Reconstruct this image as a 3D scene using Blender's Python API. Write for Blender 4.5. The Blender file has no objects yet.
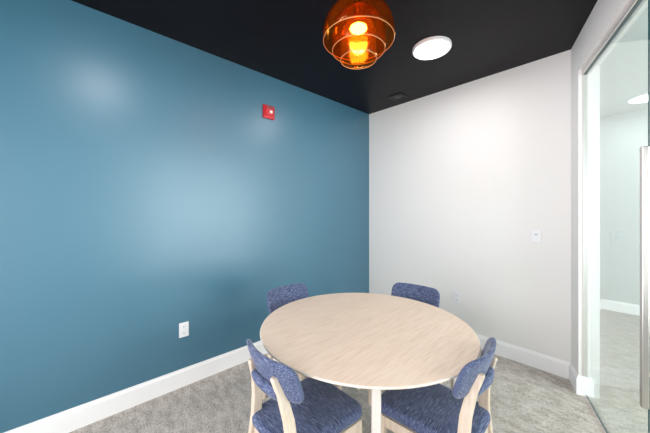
import bpy, bmesh, math
from mathutils import Vector, Matrix
PI = math.pi
sc = bpy.context.scene
col = sc.collection

# ------------------------------------------------------------------ materials
def new_mat(name):
    m = bpy.data.materials.new(name); m.use_nodes = True
    nt = m.node_tree
    return m, nt, nt.nodes['Principled BSDF']

def plain(name, c, rough=0.5, metal=0.0, spec=0.5, bump=0.0, bscale=200):
    m, nt, b = new_mat(name)
    b.inputs['Base Color'].default_value = (*c, 1)
    b.inputs['Roughness'].default_value = rough
    b.inputs['Metallic'].default_value = metal
    b.inputs['Specular IOR Level'].default_value = spec
    if bump:
        tc = nt.nodes.new('ShaderNodeTexCoord'); n = nt.nodes.new('ShaderNodeTexNoise')
        n.inputs['Scale'].default_value = bscale; n.inputs['Detail'].default_value = 3
        bp = nt.nodes.new('ShaderNodeBump'); bp.inputs['Strength'].default_value = bump
        bp.inputs['Distance'].default_value = 0.002
        nt.links.new(tc.outputs['Object'], n.inputs['Vector'])
        nt.links.new(n.outputs['Fac'], bp.inputs['Height'])
        nt.links.new(bp.outputs['Normal'], b.inputs['Normal'])
    return m

def ramp(nt, stops):
    r = nt.nodes.new('ShaderNodeValToRGB')
    e = r.color_ramp.elements
    e[0].position, e[0].color = stops[0][0], (*stops[0][1], 1)
    e[1].position, e[1].color = stops[-1][0], (*stops[-1][1], 1)
    for p, c in stops[1:-1]:
        x = e.new(p); x.color = (*c, 1)
    return r

def streaked(name, stops, scale, rough=0.5, detail=6, bump=0.15, bdist=0.001, rot=(0, 0, 0), second=None, spec=0.5, sheen=0.0, nrough=0.6):
    """noise stretched along one axis: wood grain, woven cloth, carpet"""
    m, nt, b = new_mat(name)
    tc = nt.nodes.new('ShaderNodeTexCoord')
    mp = nt.nodes.new('ShaderNodeMapping')
    mp.inputs['Scale'].default_value = scale; mp.inputs['Rotation'].default_value = rot
    n = nt.nodes.new('ShaderNodeTexNoise')
    n.inputs['Scale'].default_value = 1; n.inputs['Detail'].default_value = detail
    n.inputs['Roughness'].default_value = nrough
    n.inputs['Distortion'].default_value = 0.15
    r = ramp(nt, stops)
    L = nt.links.new
    L(tc.outputs['Object'], mp.inputs['Vector']); L(mp.outputs['Vector'], n.inputs['Vector'])
    L(n.outputs['Fac'], r.inputs['Fac'])
    out = r.outputs['Color']; h = n.outputs['Fac']
    if second:
        sc2, amt, stops2, rot2 = second
        mp2 = nt.nodes.new('ShaderNodeMapping'); mp2.inputs['Scale'].default_value = sc2
        mp2.inputs['Rotation'].default_value = rot2
        n2 = nt.nodes.new('ShaderNodeTexNoise'); n2.inputs['Scale'].default_value = 1
        n2.inputs['Detail'].default_value = 4
        r2 = ramp(nt, stops2)
        mx = nt.nodes.new('ShaderNodeMix'); mx.data_type = 'RGBA'
        mx.inputs['Factor'].default_value = amt
        L(tc.outputs['Object'], mp2.inputs['Vector']); L(mp2.outputs['Vector'], n2.inputs['Vector'])
        L(n2.outputs['Fac'], r2.inputs['Fac'])
        L(out, mx.inputs['A']); L(r2.outputs['Color'], mx.inputs['B'])
        out = mx.outputs['Result']
    L(out, b.inputs['Base Color'])
    b.inputs['Roughness'].default_value = rough
    b.inputs['Specular IOR Level'].default_value = spec
    if sheen:
        b.inputs['Sheen Weight'].default_value = sheen
        b.inputs['Sheen Roughness'].default_value = 0.4
    bp = nt.nodes.new('ShaderNodeBump'); bp.inputs['Strength'].default_value = bump
    bp.inputs['Distance'].default_value = bdist
    L(h, bp.inputs['Height']); L(bp.outputs['Normal'], b.inputs['Normal'])
    return m

def thin_glass(name, tint, gloss_rough=0.0, ior=1.5, gmul=1.0):
    m = bpy.data.materials.new(name); m.use_nodes = True
    nt = m.node_tree; nt.nodes.clear(); L = nt.links.new
    out = nt.nodes.new('ShaderNodeOutputMaterial'); mx = nt.nodes.new('ShaderNodeMixShader')
    t = nt.nodes.new('ShaderNodeBsdfTransparent'); t.inputs['Color'].default_value = (*tint, 1)
    g = nt.nodes.new('ShaderNodeBsdfGlossy'); g.inputs['Roughness'].default_value = gloss_rough
    g.inputs['Color'].default_value = (gmul, gmul, gmul, 1)
    f = nt.nodes.new('ShaderNodeFresnel'); f.inputs['IOR'].default_value = ior
    # same reflectance whichever side of the thin sheet is struck
    geo = nt.nodes.new('ShaderNodeNewGeometry')
    a = nt.nodes.new('ShaderNodeMath'); a.operation = 'MULTIPLY_ADD'
    a.inputs[1].default_value = (1/ior - ior); a.inputs[2].default_value = ior
    L(geo.outputs['Backfacing'], a.inputs[0])
    # Fresnel node inverts the IOR on back faces, so feed it the inverse there
    L(a.outputs[0], f.inputs['IOR'])
    L(f.outputs['Fac'], mx.inputs['Fac']); L(t.outputs[0], mx.inputs[1]); L(g.outputs[0], mx.inputs[2])
    L(mx.outputs[0], out.inputs['Surface'])
    return m

def emitter(name, c, s):
    m = bpy.data.materials.new(name); m.use_nodes = True
    nt = m.node_tree; nt.nodes.clear()
    out = nt.nodes.new('ShaderNodeOutputMaterial'); e = nt.nodes.new('ShaderNodeEmission')
    e.inputs['Color'].default_value = (*c, 1); e.inputs['Strength'].default_value = s
    nt.links.new(e.outputs[0], out.inputs['Surface'])
    return m

M = {}
M['blue_paint'] = plain('blue satin paint', (0.050, 0.156, 0.230), 0.36, spec=0.85, bump=0.06, bscale=90)
M['white_paint'] = plain('white wall paint', (0.80, 0.785, 0.765), 0.6, bump=0.05, bscale=120)
M['corridor_paint'] = plain('pale grey green corridor paint', (0.50, 0.53, 0.52), 0.6)
M['trim_paint'] = plain('white trim paint', (0.88, 0.88, 0.88), 0.4)
M['black_ceiling'] = plain('black ceiling paint', (0.0060, 0.0048, 0.0068), 0.38, spec=0.11, bump=0.04, bscale=60)
M['light_ceiling'] = plain('pale ceiling paint', (0.55, 0.57, 0.56), 0.6)
M['carpet'] = streaked('grey carpet', [(0.28, (0.10, 0.085, 0.07)), (0.44, (0.34, 0.305, 0.265)), (0.55, (0.56, 0.515, 0.465)), (0.70, (0.90, 0.86, 0.81))],
                       (55, 120, 55), rough=0.95, detail=8, bump=0.6, bdist=0.004, spec=0.1, nrough=0.75,
                       second=((10, 22, 10), 0.30, [(0.38, (0.24, 0.22, 0.19)), (0.62, (0.66, 0.63, 0.59))], (0, 0, 0)))
M['table_wood'] = streaked('pale ash table veneer', [(0.25, (0.62, 0.45, 0.335)), (0.5, (0.775, 0.60, 0.475)), (0.75, (0.85, 0.69, 0.575))],
                           (90, 7, 7), rough=0.38, detail=6, bump=0.04, rot=(0, 0, math.radians(-18)),
                           second=((18, 2, 2), 0.3, [(0.3, (0.64, 0.49, 0.37)), (0.7, (0.80, 0.66, 0.53))], (0, 0, math.radians(-18))))
M['table_edge'] = streaked('pale wood edge', [(0.3, (0.66, 0.57, 0.48)), (0.7, (0.76, 0.68, 0.59))], (30, 30, 8), rough=0.4, bump=0.03)
M['leg_wood'] = streaked('whitewashed wood', [(0.3, (0.58, 0.52, 0.475)), (0.7, (0.68, 0.63, 0.585))], (90, 90, 5), rough=0.42, bump=0.04)
M['chair_wood'] = streaked('pale ash chair wood', [(0.3, (0.57, 0.45, 0.345)), (0.7, (0.70, 0.585, 0.475))], (70, 70, 5), rough=0.42, bump=0.05)
def cloth(name, scale):
    return streaked(name, [(0.32, (0.016, 0.022, 0.052)), (0.46, (0.056, 0.073, 0.148)), (0.58, (0.118, 0.145, 0.255)), (0.69, (0.32, 0.355, 0.47))],
                    scale, rough=0.9, detail=5, bump=0.35, bdist=0.002, spec=0.2, sheen=0.3)
M['fabric'] = cloth('heathered blue upholstery', (26, 420, 90))
M['fabric_back'] = cloth('heathered blue back upholstery', (26, 360, 360))
M['steel'] = plain('brushed steel', (0.62, 0.585, 0.56), 0.28, metal=1.0)
M['alu'] = plain('satin aluminium', (0.74, 0.70, 0.68), 0.35, metal=0.6)
M['gasket'] = plain('dark gasket', (0.03, 0.05, 0.055), 0.5)
M['plastic'] = plain('white plastic', (0.80, 0.80, 0.82), 0.35)
M['slot'] = plain('dark socket slot', (0.10, 0.10, 0.11), 0.6)
M['red'] = plain('red alarm plastic', (0.55, 0.012, 0.02), 0.35)
M['sensor'] = plain('pale grey sensor', (0.45, 0.46, 0.52), 0.4)
M['lens'] = plain('clear strobe lens', (0.85, 0.80, 0.80), 0.12)
M['vent'] = plain('black vent metal', (0.006, 0.006, 0.007), 0.5)
M['vent_face'] = plain('dark grey vent panel', (0.03, 0.028, 0.034), 0.5)
M['glass'] = thin_glass('clear glass with green tint', (0.905, 0.970, 0.957), 0.0, 1.58, 1.0)
M['window_glass'] = thin_glass('clear window glass', (0.98, 0.98, 0.98), 0.0, 1.5, 1.0)
M['glass_edge'] = plain('polished green glass edge', (0.008, 0.055, 0.065), 0.12)
M['amber'] = thin_glass('amber glass', (0.985, 0.755, 0.36), 0.14, 1.5, 1.0)
nt = M['amber'].node_tree
tr = nt.nodes.new('ShaderNodeBsdfTranslucent'); tr.inputs['Color'].default_value = (1.0, 0.40, 0.05, 1)
[n for n in nt.nodes if n.type == 'BSDF_GLOSSY'][0].inputs['Color'].default_value = (0.7, 0.48, 0.28, 1)
df = nt.nodes.new('ShaderNodeBsdfDiffuse'); df.inputs['Color'].default_value = (0.9, 0.28, 0.03, 1)
ad = nt.nodes.new('ShaderNodeMixShader'); ad.inputs['Fac'].default_value = 0.5
nt.links.new(tr.outputs[0], ad.inputs[1]); nt.links.new(df.outputs[0], ad.inputs[2])
mz = nt.nodes.new('ShaderNodeMixShader'); mz.inputs['Fac'].default_value = 0.012
om = [n for n in nt.nodes if n.type == 'OUTPUT_MATERIAL'][0]
nt.links.new(om.inputs['Surface'].links[0].from_socket, mz.inputs[1]); nt.links.new(ad.outputs[0], mz.inputs[2])
nt.links.new(mz.outputs[0], om.inputs['Surface'])
M['amber_rim'] = plain('polished amber rim', (0.95, 0.42, 0.16), 0.2)
M['brass'] = plain('brass fitting', (0.70, 0.42, 0.16), 0.25, metal=1.0)
M['led'] = emitter('led diffuser', (1.0, 0.97, 1.0), 5)
M['bulb'] = emitter('warm bulb glass', (1.0, 0.86, 0.66), 60)
M['window_frame'] = plain('dark window frame', (0.05, 0.05, 0.055), 0.4)

# ------------------------------------------------------------------ helpers
def link_bm(name, bm, mat, parent=None, smooth=False, loc=None):
    me = bpy.data.meshes.new(name)
    bmesh.ops.recalc_face_normals(bm, faces=bm.faces)
    bm.to_mesh(me); bm.free()
    mats = mat if isinstance(mat, (list, tuple)) else [mat]
    for x in mats: me.materials.append(x)
    if smooth:
        for p in me.polygons: p.use_smooth = True
    o = bpy.data.objects.new(name, me); col.objects.link(o)
    if parent: o.parent = parent
    if loc: o.location = loc
    return o

def box(bm, x0, x1, y0, y1, z0, z1, mi=0, mtx=None):
    v = [bm.verts.new((x, y, z)) for x in (x0, x1) for y in (y0, y1) for z in (z0, z1)]
    if mtx:
        for q in v: q.co = mtx @ q.co
    fs = []
    for f in ((0, 1, 3, 2), (4, 6, 7, 5), (0, 4, 5, 1), (2, 3, 7, 6), (0, 2, 6, 4), (1, 5, 7, 3)):
        fc = bm.faces.new([v[i] for i in f]); fc.material_index = mi; fs.append(fc)
    return fs

def bevel(bm, w, seg=2):
    bmesh.ops.bevel(bm, geom=list(bm.edges), offset=w, segments=seg, profile=0.5, affect='EDGES', clamp_overlap=True)

def prism(bm, pts, z0, z1):
    a = [bm.verts.new((x, y, z0)) for x, y in pts]; b = [bm.verts.new((x, y, z1)) for x, y in pts]
    bm.faces.new(a[::-1]); bm.faces.new(b)
    n = len(pts)
    for i in range(n):
        bm.faces.new((a[i], a[(i+1) % n], b[(i+1) % n], b[i]))

def lathe(bm, prof, seg=64, closed=False, mi=0):
    rings = []
    for r, z in prof:
        if r < 1e-6: rings.append([bm.verts.new((0, 0, z))])
        else: rings.append([bm.verts.new((r*math.cos(2*PI*i/seg), r*math.sin(2*PI*i/seg), z)) for i in range(seg)])
    n = len(rings)
    for k in range(n if closed else n-1):
        A, B = rings[k], rings[(k+1) % n]
        for i in range(seg):
            j = (i+1) % seg
            if len(A) == 1 and len(B) == 1: continue
            if len(A) == 1: f = bm.faces.new((A[0], B[i], B[j]))
            elif len(B) == 1: f = bm.faces.new((A[i], A[j], B[0]))
            else: f = bm.faces.new((A[i], A[j], B[j], B[i]))
            f.material_index = mi

def cyl(bm, p, q, r, seg=16):
    p, q = Vector(p), Vector(q); d = (q-p)
    m = Matrix.Translation((p+q)/2) @ d.to_track_quat('Z', 'Y').to_matrix().to_4x4()
    bmesh.ops.create_cone(bm, cap_ends=True, segments=seg, radius1=r, radius2=r, depth=d.length, matrix=m)

def struct(name, bm, mat, parent=None):
    o = link_bm(name, bm, mat, parent)
    if not parent: o['kind'] = 'structure'
    return o

def thing(name, label, cat, loc=(0, 0, 0), rz=0.0, group=None):
    o = bpy.data.objects.new(name, None); col.objects.link(o)
    o.empty_display_size = 0.1
    o.location = loc; o.rotation_euler = (0, 0, rz)
    o['label'] = label; o['category'] = cat
    if group: o['group'] = group
    return o

def dup(root, loc, rz, label):
    r = root.copy(); col.objects.link(r); r.location = loc; r.rotation_euler = (0, 0, rz); r['label'] = label
    for ch in list(root.children):
        c = ch.copy(); col.objects.link(c); c.parent = r
        for g in list(ch.children):
            d = g.copy(); col.objects.link(d); d.parent = c
    return r

def rrect(w, h, r, n=6):
    r = max(min(r, w/2-1e-4, h/2-1e-4), 1e-4)
    pts = []
    for cx, cy, a0 in ((w/2-r, h/2-r, 0), (-w/2+r, h/2-r, 90), (-w/2+r, -h/2+r, 180), (w/2-r, -h/2+r, 270)):
        for i in range(n+1):
            a = math.radians(a0+90*i/n)
            pts.append((cx+r*math.cos(a), cy+r*math.sin(a)))
    # extra points along the long edges so that the panel can be bent
    out = []
    for i, p in enumerate(pts):
        q = pts[(i+1) % len(pts)]
        out.append(p)
        d = math.hypot(q[0]-p[0], q[1]-p[1])
        k = 10 if d > 0.03 or (i % (n+1)) == n else 1
        if (i % (n+1)) == n:
            for j in range(1, k): out.append((p[0]+(q[0]-p[0])*j/k, p[1]+(q[1]-p[1])*j/k))
    return out

def pillow(bm, w, h, t, r, er, crown, fn, crown_back=None):
    """cushion: rounded rectangle w x h, thickness t, rounded edge er, crowned faces, then mapped by fn"""
    cb = crown if crown_back is None else crown_back
    loops = []
    def loop(ins, z, s=1.0):
        pts = rrect(w-2*ins, h-2*ins, r-ins)
        loops.append([bm.verts.new(fn(x*s, y*s, z)) for x, y in pts])
    inner = er
    sc_ = [0.06, 0.3, 0.55, 0.78, 0.92]
    for s in sc_: loop(inner, -t/2 - cb*(1-s*s), s)
    n = 5
    for i in range(n+1):
        a = PI/2*i/n
        loop(er*(1-math.sin(a)), -t/2+er*(1-math.cos(a)))
    for i in range(n, -1, -1):
        a = PI/2*i/n
        loop(er*(1-math.sin(a)), t/2-er*(1-math.cos(a)))
    for s in sc_[::-1]: loop(inner, t/2 + crown*(1-s*s), s)
    N = len(loops[0])
    for A, B in zip(loops, loops[1:]):
        for i in range(N):
            bm.faces.new((A[i], A[(i+1) % N], B[(i+1) % N], B[i]))
    bm.faces.new(loops[0][::-1]); bm.faces.new(loops[-1])

def sweep(bm, path, cap=True):
    """path: list of (x,y,z, wx, wy): rounded-rectangle horizontal sections"""
    rings = []
    for x, y, z, wx, wy in path:
        rings.append([bm.verts.new((x+px, y+py, z)) for px, py in rr_simple(wx, wy, min(wx, wy)*0.22)])
    N = len(rings[0])
    for A, B in zip(rings, rings[1:]):
        for i in range(N): bm.faces.new((A[i], A[(i+1) % N], B[(i+1) % N], B[i]))
    bm.faces.new(rings[0][::-1]); bm.faces.new(rings[-1])

def rr_simple(w, h, r, n=3):
    pts = []
    for cx, cy, a0 in ((w/2-r, h/2-r, 0), (-w/2+r, h/2-r, 90), (-w/2+r, -h/2+r, 180), (w/2-r, -h/2+r, 270)):
        for i in range(n+1):
            a = math.radians(a0+90*i/n); pts.append((cx+r*math.cos(a), cy+r*math.sin(a)))
    return pts

# ------------------------------------------------------------------ room
H = 2.745
RD = Vector((0.297, -0.955)).normalized()         # direction of the glazed wall, away from the far corner
RN = Vector((-RD.y, RD.x))                        # outward (to the corridor)
D0 = Vector((2.106, 0.0))
def rp(s, o=0.0):                                 # point on glazed wall: distance along, offset outward
    p = D0 + RD*s + RN*o
    return (p.x, p.y)
YR = -4.0                                         # rear wall
S_END = -YR/(-RD.y)
T = 0.12
S0, S1 = 0.209, 3.75                              # opening in the glazed wall
HO = 2.483                                        # opening height
BB = 0.14

CX0, CX1, CY0, CY1 = 2.17, 5.2, -5.0, 2.54        # corridor extents
bm = bmesh.new(); prism(bm, [(-0.15, -5.2), (5.4, -5.2), (5.4, 2.7), (-0.15, 2.7)], -0.10, 0.0); struct('floor', bm, M['carpet'])
bm = bmesh.new(); prism(bm, [(-T, YR-T), rp(S_END+0.13, 0), rp(S_END+0.13, 0.06), rp(-0.05, 0.06), (2.13, T), (-T, T)], H, H+0.1)
struct('ceiling', bm, M['black_ceiling'])
bm = bmesh.new(); prism(bm, [rp(S_END+0.13, 0.062), (3.6, -5.12), (5.32, -5.12), (5.32, 2.66), (2.05, 2.66), (2.05, T+0.01), (2.14, T), rp(-0.05, 0.062)], H, H+0.1)
struct('ceiling_corridor', bm, M['light_ceiling'])
bm = bmesh.new(); box(bm, -T, 0, YR-T, T, 0, H); struct('wall_left', bm, M['blue_paint'])
bm = bmesh.new(); prism(bm, [(0, 0), (2.106, 0), (2.17, 0.0), (2.17, T), (0, T)], 0, H)
struct('wall_back', bm, M['white_paint'])
RX0, RX1, RZ0, RZ1 = 0.45, 2.85, 0.35, 2.35
bm = bmesh.new()
box(bm, 0, RX0, YR-T, YR, 0, H); box(bm, RX1, 3.7, YR-T, YR, 0, H)
box(bm, RX0, RX1, YR-T, YR, 0, RZ0); box(bm, RX0, RX1, YR-T, YR, RZ1, H)
struct('wall_rear', bm, M['white_paint'])
def wprism(bm, s0, s1, o0, o1, z0, z1, mi=0):
    a = [rp(s0, o0), rp(s1, o0), rp(s1, o1), rp(s0, o1)]
    n0 = len(bm.faces); prism(bm, a, z0, z1); bm.faces.ensure_lookup_table()
    for f in bm.faces[n0:]: f.material_index = mi
bm = bmesh.new()
wprism(bm, 0, S0, 0, T, 0, H); wprism(bm, S1, S_END+0.05, 0, T, 0, H); wprism(bm, S0, S1, 0, T, HO, H)
struct('wall_right', bm, M['white_paint'])
bm = bmesh.new(); box(bm, CX0-T, CX0, T, 2.66, 0, H); struct('wall_corridor_left', bm, M['corridor_paint'])
bm = bmesh.new(); box(bm, CX0, CX1, CY1, CY1+T, 0, H); struct('wall_corridor_end', bm, M['corridor_paint'])
bm = bmesh.new(); box(bm, 3.5, CX1+T, CY0-T, CY0, 0, H); struct('wall_corridor_rear', bm, M['white_paint'])
# window side of the corridor
WY0, WY1, WZ0, WZ1 = -1.9, 1.1, 0.15, 2.62
bm = bmesh.new()
box(bm, CX1, CX1+T, CY0, CY1+T, 0, WZ0); box(bm, CX1, CX1+T, CY0, CY1+T, WZ1, H)
box(bm, CX1, CX1+T, CY0, WY0, WZ0, WZ1); box(bm, CX1, CX1+T, WY1, CY1+T, WZ0, WZ1)
struct('wall_corridor_right', bm, M['white_paint'])
w2 = bpy.data.objects.new('window_2', None); col.objects.link(w2); w2['kind'] = 'structure'
w2.location = (CX1+T/2, (WY0+WY1)/2, WZ0)
bm = bmesh.new()
hw = (WY1-WY0)/2; hh = WZ1-WZ0
for k in range(5):
    y = -hw+0.025+(2*hw-0.05)*k/4
    box(bm, -0.03, 0.03, y-0.025, y+0.025, 0.05, hh-0.05)
box(bm, -0.03, 0.03, -hw, hw, 0, 0.05); box(bm, -0.03, 0.03, -hw, hw, hh-0.05, hh)
link_bm('window_frame', bm, M['window_frame'], w2)
bm = bmesh.new(); box(bm, -0.004, 0.004, -hw+0.02, hw-0.02, 0.03, hh-0.03); link_bm('glass_pane', bm, M['window_glass'], w2)

w3 = bpy.data.objects.new('window_3', None); col.objects.link(w3); w3['kind'] = 'structure'
w3.location = ((RX0+RX1)/2, YR-T/2, RZ0)
bm = bmesh.new()
hw = (RX1-RX0)/2; hh = RZ1-RZ0
for k in range(3):
    x = -hw+0.025+(2*hw-0.05)*k/2
    box(bm, x-0.025, x+0.025, -0.03, 0.03, 0.05, hh-0.05)
box(bm, -hw, hw, -0.03, 0.03, 0, 0.05); box(bm, -hw, hw, -0.03, 0.03, hh-0.05, hh)
link_bm('window_frame', bm, M['trim_paint'], w3)
bm = bmesh.new(); box(bm, -hw+0.02, hw-0.02, -0.004, 0.004, 0.03, hh-0.03); link_bm('glass_pane', bm, M['window_glass'], w3)

# baseboards with a small chamfered cap
def base_run(name, p, q, nrm, hgt=BB, th=0.016, e0=0.0, e1=0.0):
    p, q, nrm = Vector(p), Vector(q), Vector(nrm).normalized()
    d = (q-p).normalized(); p = p-d*e0; q = q+d*e1
    prof = [(0, 0), (th, 0), (th, hgt-0.022), (th-0.006, hgt-0.010), (th-0.008, hgt), (0, hgt)]
    bm = bmesh.new()
    A = [bm.verts.new((*(p+nrm*o), z)) for o, z in prof]; B = [bm.verts.new((*(q+nrm*o), z)) for o, z in prof]
    bm.faces.new(A[::-1]); bm.faces.new(B)
    for i in range(len(prof)):
        j = (i+1) % len(prof); bm.faces.new((A[i], A[j], B[j], B[i]))
    return struct(name, bm, M['trim_paint'])
base_run('baseboard_left', (0, YR), (0, 0), (1, 0))
base_run('baseboard_back', (0.016, 0), (2.106, 0), (0, -1))
base_run('baseboard_right', rp(0.012), rp(S0), (-RN.x, -RN.y), e1=0.016)
base_run('baseboard_jamb', rp(S0, -0.0), rp(S0, 0.045), (RD.x, RD.y))
base_run('baseboard_rear', (0, YR), (3.3, YR), (0, 1))
base_run('baseboard_corridor_end', (CX0+0.016, CY1), (CX1, CY1), (0, -1))
base_run('baseboard_corridor_left', (CX0, T), (CX0, CY1), (1, 0))

# aluminium channels that hold the glass, set back in the opening
bm = bmesh.new()
wprism(bm, S0, S1, 0.018, 0.062, HO-0.046, HO, 0)
wprism(bm, S0+0.01, S1, 0.028, 0.031, HO-0.050, HO-0.0461, 1)
struct('trim_1', bm, [M['alu'], M['gasket']])
bm = bmesh.new(); wprism(bm, S0, S0+0.004, 0.024, 0.056, BB, HO-0.046); struct('trim_2', bm, [M['alu']])

# glass door (leaf nearest the corner) and fixed pane after it
GO = 0.034; GT = 0.012
SD = 1.142                                          # latch edge of the door
def pane(name, s0, s1, z0, z1, parent, base):
    bm = bmesh.new()
    c = [Vector(rp(s0, GO)), Vector(rp(s1, GO)), Vector(rp(s1, GO+GT)), Vector(rp(s0, GO+GT))]
    prism(bm, [(v.x-base[0], v.y-base[1]) for v in c], z0, z1)
    bm.faces.ensure_lookup_table()
    for f in bm.faces:
        f.normal_update()
        n = f.normal
        f.material_index = 0 if abs(n.x*RN.x+n.y*RN.y) > 0.9 or (n.x*RD.x+n.y*RD.y) < -0.9 else 1
    o = link_bm(name, bm, [M['glass'], M['glass_edge']], parent)
    return o
def sroot(name, s):
    r = bpy.data.objects.new(name, None); col.objects.link(r); r['kind'] = 'structure'
    p = rp(s, GO); r.location = (p[0], p[1], 0); return r, p
wr, wp = sroot('window_1', (S0+SD)/2)
pane('glass_pane', S0+0.005, SD, 0.012, HO-0.051, wr, wp)
DE = SD+0.95
dr, dp = sroot('door_1', (SD+DE)/2)
pane('glass_pane', SD+0.006, DE, 0.012, HO-0.051, dr, dp)
wr, wp = sroot('window_4', (DE+S1)/2)
pane('glass_pane', DE+0.006, S1-0.02, 0.012, HO-0.051, wr, wp)
# ladder pull on both faces of the door
ang = math.atan2(RD.y, RD.x)
HS = SD+0.096
HZ0, HZ1 = 0.525, 1.686
def R3(s, o, z): p = rp(s, o); return (p[0]-dp[0], p[1]-dp[1], z)
for off, sg in ((GO, -1), (GO+GT, 1)):
    bm = bmesh.new()
    mt = Matrix.Translation((R3(HS, off+sg*0.045, 0))) @ Matrix.Rotation(ang, 4, 'Z')
    box(bm, -0.012, 0.012, -0.012, 0.012, HZ0, HZ1, mtx=mt); bevel(bm, 0.003, 2)
    hd = link_bm('door_handle', bm, M['steel'], dr)
    for z in (0.674, 1.556):
        bm = bmesh.new(); cyl(bm, R3(HS, off+sg*0.001, z), R3(HS, off+sg*0.034, z), 0.009, 20)
        link_bm('standoff', bm, M['steel'], hd)

# ------------------------------------------------------------------ table
TC = (1.345, -1.768); TR = 0.608; TH = 0.733
t = thing('round_table', 'round pale ash meeting table on whitewashed wooden legs, ringed by four blue chairs', 'table', (TC[0], TC[1], 0))
bm = bmesh.new()
lathe(bm, [(0, TH-0.019), (TR-0.030, TH-0.019), (TR-0.012, TH-0.016), (TR-0.002, TH-0.010)], 128, mi=1)
lathe(bm, [(TR-0.002, TH-0.010), (TR, TH-0.005), (TR-0.002, TH-0.0012), (TR-0.005, TH)], 128, mi=1)
lathe(bm, [(TR-0.005, TH), (0, TH)], 128, mi=0)
bmesh.ops.remove_doubles(bm, verts=bm.verts, dist=1e-5)
link_bm('tabletop', bm, [M['table_wood'], M['table_edge']], t)
LR = 0.530
for k in range(4):
    a = PI/4 + PI/2*k - 0.014
    bm = bmesh.new()
    sweep(bm, [(0, 0, 0, 0.034, 0.034), (0, 0, 0.35, 0.036, 0.036), (0, 0, TH-0.019, 0.038, 0.038)])
    bmesh.ops.transform(bm, matrix=Matrix.Translation((LR*math.cos(a), LR*math.sin(a), 0)) @ Matrix.Rotation(a, 4, 'Z'), verts=bm.verts)
    link_bm('leg', bm, M['leg_wood'], t)
bm = bmesh.new()
for k in range(2):
    a = PI/4 + PI/2*k
    box(bm, -LR+0.024, LR-0.024, -0.012, 0.012, TH-0.070-0.0005*k, TH-0.0195, mtx=Matrix.Rotation(a, 4, 'Z'))
link_bm('apron', bm, M['leg_wood'], t)

# ------------------------------------------------------------------ chairs
SEAT_T = 0.468
def make_chair(loc, rz, label):
    c = thing('dining_chair', label, 'chair', (*loc, 0), rz, 'blue upholstered chairs around the round table')
    # seat cushion: wider at the front
    def fs(x, y, z):
        k = 1.0 + 0.22*y
        return (x*(1+0.28*y), y, SEAT_T-0.034 + z - 0.012*max(0, (y-0.12))/0.1 * 0.6)
    bm = bmesh.new(); pillow(bm, 0.370, 0.455, 0.056, 0.075, 0.026, 0.008, fs, 0.0)
    link_bm('seat', bm, M['fabric'], c, True)
    # wooden seat frame
    bm = bmesh.new()
    zf0, zf1 = SEAT_T-0.112, SEAT_T-0.064
    o = [(x*(1+0.28*y), y) for x, y in rrect(0.356, 0.430, 0.065)]
    i_ = [(x*(1+0.28*y), y) for x, y in rrect(0.306, 0.380, 0.045)]
    n = len(o); n2 = len(i_)
    A = [bm.verts.new((x, y, zf0)) for x, y in o]; B = [bm.verts.new((x, y, zf1)) for x, y in o]
    Cc = [bm.verts.new((x, y, zf0)) for x, y in i_]; Dd = [bm.verts.new((x, y, zf1)) for x, y in i_]
    for k in range(n):
        j = (k+1) % n
        bm.faces.new((A[k], A[j], B[j], B[k])); bm.faces.new((Cc[j], Cc[k], Dd[k], Dd[j]))
        bm.faces.new((B[k], B[j], Dd[j], Dd[k])); bm.faces.new((A[j], A[k], Cc[k], Cc[j]))
    link_bm('seat_frame', bm, M['chair_wood'], c)
    for s in (-1, 1):                                   # front legs
        bm = bmesh.new()
        sweep(bm, [(s*0.178, 0.190, 0, 0.024, 0.024), (s*0.170, 0.180, 0.25, 0.034, 0.034), (s*0.164, 0.172, zf1-0.003, 0.040, 0.044)])
        link_bm('front_leg', bm, M['chair_wood'], c)
    for s in (-1, 1):                                   # rear legs rise as posts that lean back
        bm = bmesh.new()
        sweep(bm, [(s*0.190, -0.250, 0, 0.022, 0.026), (s*0.174, -0.220, 0.20, 0.026, 0.036), (s*0.156, -0.199, 0.36, 0.028, 0.046),
                   (s*0.143, -0.192, 0.46, 0.028, 0.046), (s*0.126, -0.197, 0.56, 0.028, 0.046), (s*0.107, -0.213, 0.65, 0.027, 0.041),
                   (s*0.093, -0.240, 0.728, 0.027, 0.034), (s*0.092, -0.243, 0.738, 0.020, 0.024)])
        link_bm('rear_leg', bm, M['chair_wood'], c)
    # curved back panel in front of the posts
    lean = math.radians(18)
    def fb(R, yb, zb):
        def f(x, y, z):
            a = x/R
            rr = R - z
            X = rr*math.sin(a); F = R - rr*math.cos(a)     # forward
            return (X, yb + F - y*math.sin(lean), zb + y*math.cos(lean) + 0.0*F)
        return f
    bm = bmesh.new(); pillow(bm, 0.396, 0.180, 0.024, 0.056, 0.011, 0.004, fb(0.44, -0.228, 0.718), 0.004)
    link_bm('backrest', bm, M['fabric_back'], c, True)
    bm = bmesh.new(); pillow(bm, 0.216, 0.070, 0.044, 0.034, 0.021, 0.004, fb(0.42, -0.230, 0.662), 0.006)
    link_bm('lumbar_pad', bm, M['fabric_back'], c, True)
    return c
ch = make_chair((1.362, -2.222), 0.0, 'blue upholstered chair left of the near table leg, its back to the camera')
dup(ch, (1.758, -1.752, 0), math.radians(92), 'blue upholstered chair nearest the glass door, turned side-on beside the table')
dup(ch, (0.82, -1.805, 0), math.radians(-90), 'blue upholstered chair on the far left side of the table, against the blue wall')
dup(ch, (1.303, -1.25, 0), math.radians(188), 'blue chair tucked in behind the table, in front of the white wall')

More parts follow.
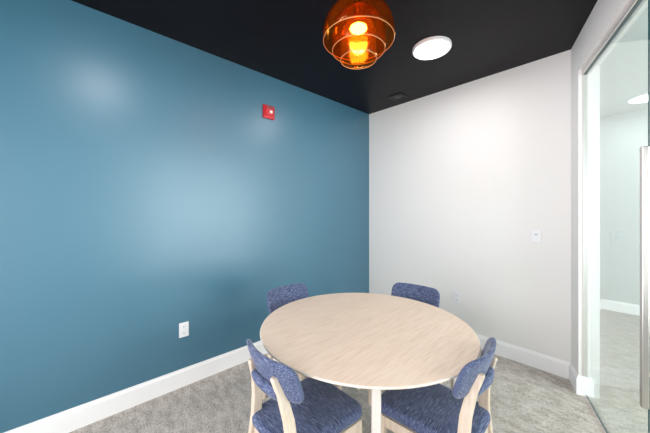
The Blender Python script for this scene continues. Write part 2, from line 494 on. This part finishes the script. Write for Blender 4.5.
# ------------------------------------------------------------------ wall fittings
def wall_plate(name, label, cat, loc, rz, kind):
    r = thing(name, label, cat, loc, rz)
    bm = bmesh.new(); box(bm, -0.036, 0.036, -0.007, 0, -0.058, 0.058); bevel(bm, 0.0025, 2)
    link_bm('cover_plate', bm, M['plastic'], r)
    if kind == 'outlet':
        for z in (-0.024, 0.024):
            bm = bmesh.new()
            lathe(bm, [(0, 0), (0.017, 0), (0.0165, 0.002), (0, 0.002)], 28)
            bmesh.ops.transform(bm, matrix=Matrix.Translation((0, -0.007, z)) @ Matrix.Rotation(PI/2, 4, 'X'), verts=bm.verts)
            s = link_bm('socket', bm, M['plastic'], r)
            bm = bmesh.new()
            for x in (-0.0065, 0.0065): box(bm, x-0.0013, x+0.0013, -0.0096, -0.0088, z-0.002, z+0.008)
            box(bm, -0.0022, 0.0022, -0.0096, -0.0088, z-0.011, z-0.0065)
            link_bm('slots', bm, M['slot'], s)
    else:
        bm = bmesh.new(); box(bm, -0.017, 0.017, -0.0105, -0.0065, -0.034, 0.034); bevel(bm, 0.0015, 2)
        s = link_bm('rocker', bm, M['plastic'], r)
        bm = bmesh.new(); box(bm, -0.010, 0.010, -0.0125, -0.0100, 0.006, 0.018); link_bm('sensor_window', bm, M['sensor'], s)
    return r
wall_plate('wall_outlet', 'white duplex power outlet low on the blue wall', 'outlet', (0, -2.386, 0.449), -PI/2+PI, 'outlet')
wall_plate('wall_outlet', 'white duplex power outlet low on the white wall behind the table', 'outlet', (1.184, 0, 0.472), 0, 'outlet')
wall_plate('light_switch', 'white light switch plate on the white wall beside the glass door', 'light switch', (1.874, 0, 1.177), 0, 'switch')

r = thing('fire_alarm', 'small square red fire alarm strobe high on the blue wall', 'fire alarm', (0, -1.61, 2.379), PI/2)
bm = bmesh.new(); box(bm, -0.063, 0.063, -0.022, 0, -0.065, 0.065); bevel(bm, 0.006, 3); link_bm('back_box', bm, M['red'], r)
bm = bmesh.new(); box(bm, -0.050, 0.050, -0.036, -0.020, -0.040, 0.056); bevel(bm, 0.010, 3); link_bm('housing', bm, M['red'], r)
bm = bmesh.new(); box(bm, -0.004, 0.026, -0.046, -0.034, -0.016, 0.012); bevel(bm, 0.006, 3); link_bm('strobe_lens', bm, M['lens'], r)
bm = bmesh.new()
for k in range(4): box(bm, -0.034, 0.034, -0.038, -0.0355, 0.026+0.006*k, 0.029+0.006*k)
link_bm('sounder_grille', bm, M['slot'], r)

# ------------------------------------------------------------------ ceiling fittings
def disc_light(label, x, y, rad=0.160, power=60):
    r = thing('ceiling_light', label, 'ceiling light', (x, y, H), 0, 'round white ceiling lights')
    bm = bmesh.new()
    lathe(bm, [(0, -0.001), (rad, -0.001), (rad, -0.020), (rad-0.006, -0.026), (rad-0.012, -0.026), (rad-0.014, -0.022), (0, -0.022)], 64)
    link_bm('housing', bm, M['plastic'], r, False)
    bm = bmesh.new(); lathe(bm, [(0, -0.0225), (rad-0.0145, -0.0225), (rad-0.018, -0.0275), (0, -0.030)], 64)
    link_bm('diffuser', bm, M['led'], r, True)
    l = bpy.data.lights.new('lamp_glow', 'AREA'); l.shape = 'DISK'; l.size = 2*rad-0.04
    l.energy = power; l.color = (1.0, 0.965, 0.96)
    o = bpy.data.objects.new('lamp_glow', l); col.objects.link(o); o.parent = r; o.location = (0, 0, -0.032)
    return r
disc_light('round white flush ceiling light glowing beside the amber pendant', 1.33, -0.878, 0.151, power=7)
disc_light('round white flush ceiling light overhead, on the camera side of the amber pendant', 1.30, -2.83, power=7)
disc_light('round white ceiling light seen through the glass door', 2.60, 1.90, 0.165, power=5)
disc_light('round white ceiling light in the corridor beyond the fixed glass', 4.0, -1.5, 0.165, power=5)

r = thing('ceiling_vent', 'small square black vent in the black ceiling near the corner', 'vent', (0.596, -0.218, H))
bm = bmesh.new()
o = 0.085; i_ = 0.062
for a in ((-o, o, -o, -i_), (-o, o, i_, o), (-o, -i_, -i_, i_), (i_, o, -i_, i_)):
    box(bm, a[0], a[1], a[2], a[3], -0.008, 0)
link_bm('frame', bm, M['vent'], r)
bm = bmesh.new(); box(bm, -0.046, 0.046, -0.046, 0.046, -0.006, 0); link_bm('damper_plate', bm, M['vent_face'], r)
bm = bmesh.new(); box(bm, -0.062, 0.062, -0.062, 0.062, -0.0015, 0); link_bm('backing', bm, M['vent'], r)

# ------------------------------------------------------------------ amber pendant
PC = (1.321, -1.793)
r = thing('pendant_lamp', 'amber glass pendant lamp of three nested bell shades hanging over the round table', 'pendant lamp', (*PC, H))
def Z(z): return z - H
def bell(name, rim_r, rim_z, sh, neck_r, top_z, bulge=0.0):
    """glass bell: rim, near vertical wall, rounded shoulder, flat-ish crown with a neck hole"""
    prof = []
    zs = rim_z + sh                       # where the shoulder begins
    for k in range(9):
        f = k/8; prof.append((rim_r + bulge*math.sin(PI*f*0.8), rim_z + (zs-rim_z)*f))
    r0 = prof[-1][0]
    for k in range(1, 13):
        a = PI/2*k/12
        prof.append((neck_r + (r0-neck_r)*math.cos(a)**0.95, zs + (top_z-zs)*math.sin(a)))
    th = 0.0028
    inner = [(max(x-th, 0.004), z-0.0006) for x, z in prof]
    bm = bmesh.new()
    lathe(bm, [(x, Z(z)) for x, z in prof + inner[::-1]], 96, closed=True)
    sh_ = link_bm(name, bm, M['amber'], r, True)
    bm = bmesh.new(); rr = 0.0012
    ring = [(rim_r-th/2+rr*math.cos(2*PI*k/8), Z(rim_z)-rr*0.5+rr*math.sin(2*PI*k/8)) for k in range(8)]
    lathe(bm, ring, 96, closed=True)
    link_bm('polished_rim', bm, M['amber_rim'], sh_, True)
bell('outer_shade', 0.211, 2.419, 0.030, 0.030, 2.640, 0.003)
bell('middle_shade', 0.157, 2.360, 0.070, 0.026, 2.600, 0.002)
bell('inner_shade', 0.107, 2.304, 0.130, 0.022, 2.545, 0.0)
bm = bmesh.new(); lathe(bm, [(0, 0), (0.06, 0), (0.06, -0.020), (0.055, -0.025), (0, -0.025)], 48); link_bm('ceiling_canopy', bm, M['brass'], r)
bm = bmesh.new(); cyl(bm, (0, 0, -0.024), (0, 0, Z(2.60)), 0.005, 16); link_bm('stem', bm, M['brass'], r)
bm = bmesh.new(); lathe(bm, [(0, Z(2.66)), (0.022, Z(2.66)), (0.024, Z(2.60)), (0.020, Z(2.5105)), (0, Z(2.5105))], 32); link_bm('socket', bm, M['brass'], r, False)
bm = bmesh.new()
lathe(bm, [(0, Z(2.474))] + [(0.050*math.sin(a), Z(2.492)-0.018*math.cos(a)) for a in [PI*k/20 for k in range(1, 18)]] + [(0, Z(2.5105))], 32)
link_bm('bulb', bm, M['bulb'], r, True)

# ------------------------------------------------------------------ daylight, camera
w = bpy.data.worlds.new('World'); sc.world = w; w.use_nodes = True
bg = w.node_tree.nodes['Background']
bg.inputs['Color'].default_value = (0.80, 0.90, 1.0, 1); bg.inputs['Strength'].default_value = 1.0
def daylight(loc, rot, sx, sy, e):
    l = bpy.data.lights.new('window_daylight', 'AREA'); l.shape = 'RECTANGLE'; l.size = sx; l.size_y = sy
    l.energy = e; l.color = (1.0, 0.965, 0.975)
    o = bpy.data.objects.new('window_daylight', l); col.objects.link(o); o.location = loc; o.rotation_euler = rot
daylight((CX1+T+0.05, (WY0+WY1)/2, (WZ0+WZ1)/2), (0, PI/2, 0), WZ1-WZ0, WY1-WY0, 190)
daylight(((RX0+RX1)/2, YR-T-0.05, (RZ0+RZ1)/2), (PI/2, 0, 0), RX1-RX0, RZ1-RZ0, 62)

cam = bpy.data.cameras.new('camera'); co = bpy.data.objects.new('camera', cam); col.objects.link(co)
cam.sensor_width = 36; cam.lens = 276/650*36; cam.shift_y = -5.5/650
cam.clip_start = 0.02
co.location = (2.395, -3.064, 1.40); co.rotation_euler = (PI/2, 0, math.radians(47.1))
sc.camera = co
sc.view_settings.view_transform = 'Standard'; sc.view_settings.look = 'None'
sc.view_settings.gamma = 1; sc.view_settings.use_curve_mapping = False
sc.view_settings.exposure = 0.47
sc.cycles.use_denoising = True
sc.cycles.max_bounces = 12; sc.cycles.transparent_max_bounces = 32
sc.cycles.sample_clamp_indirect = 6
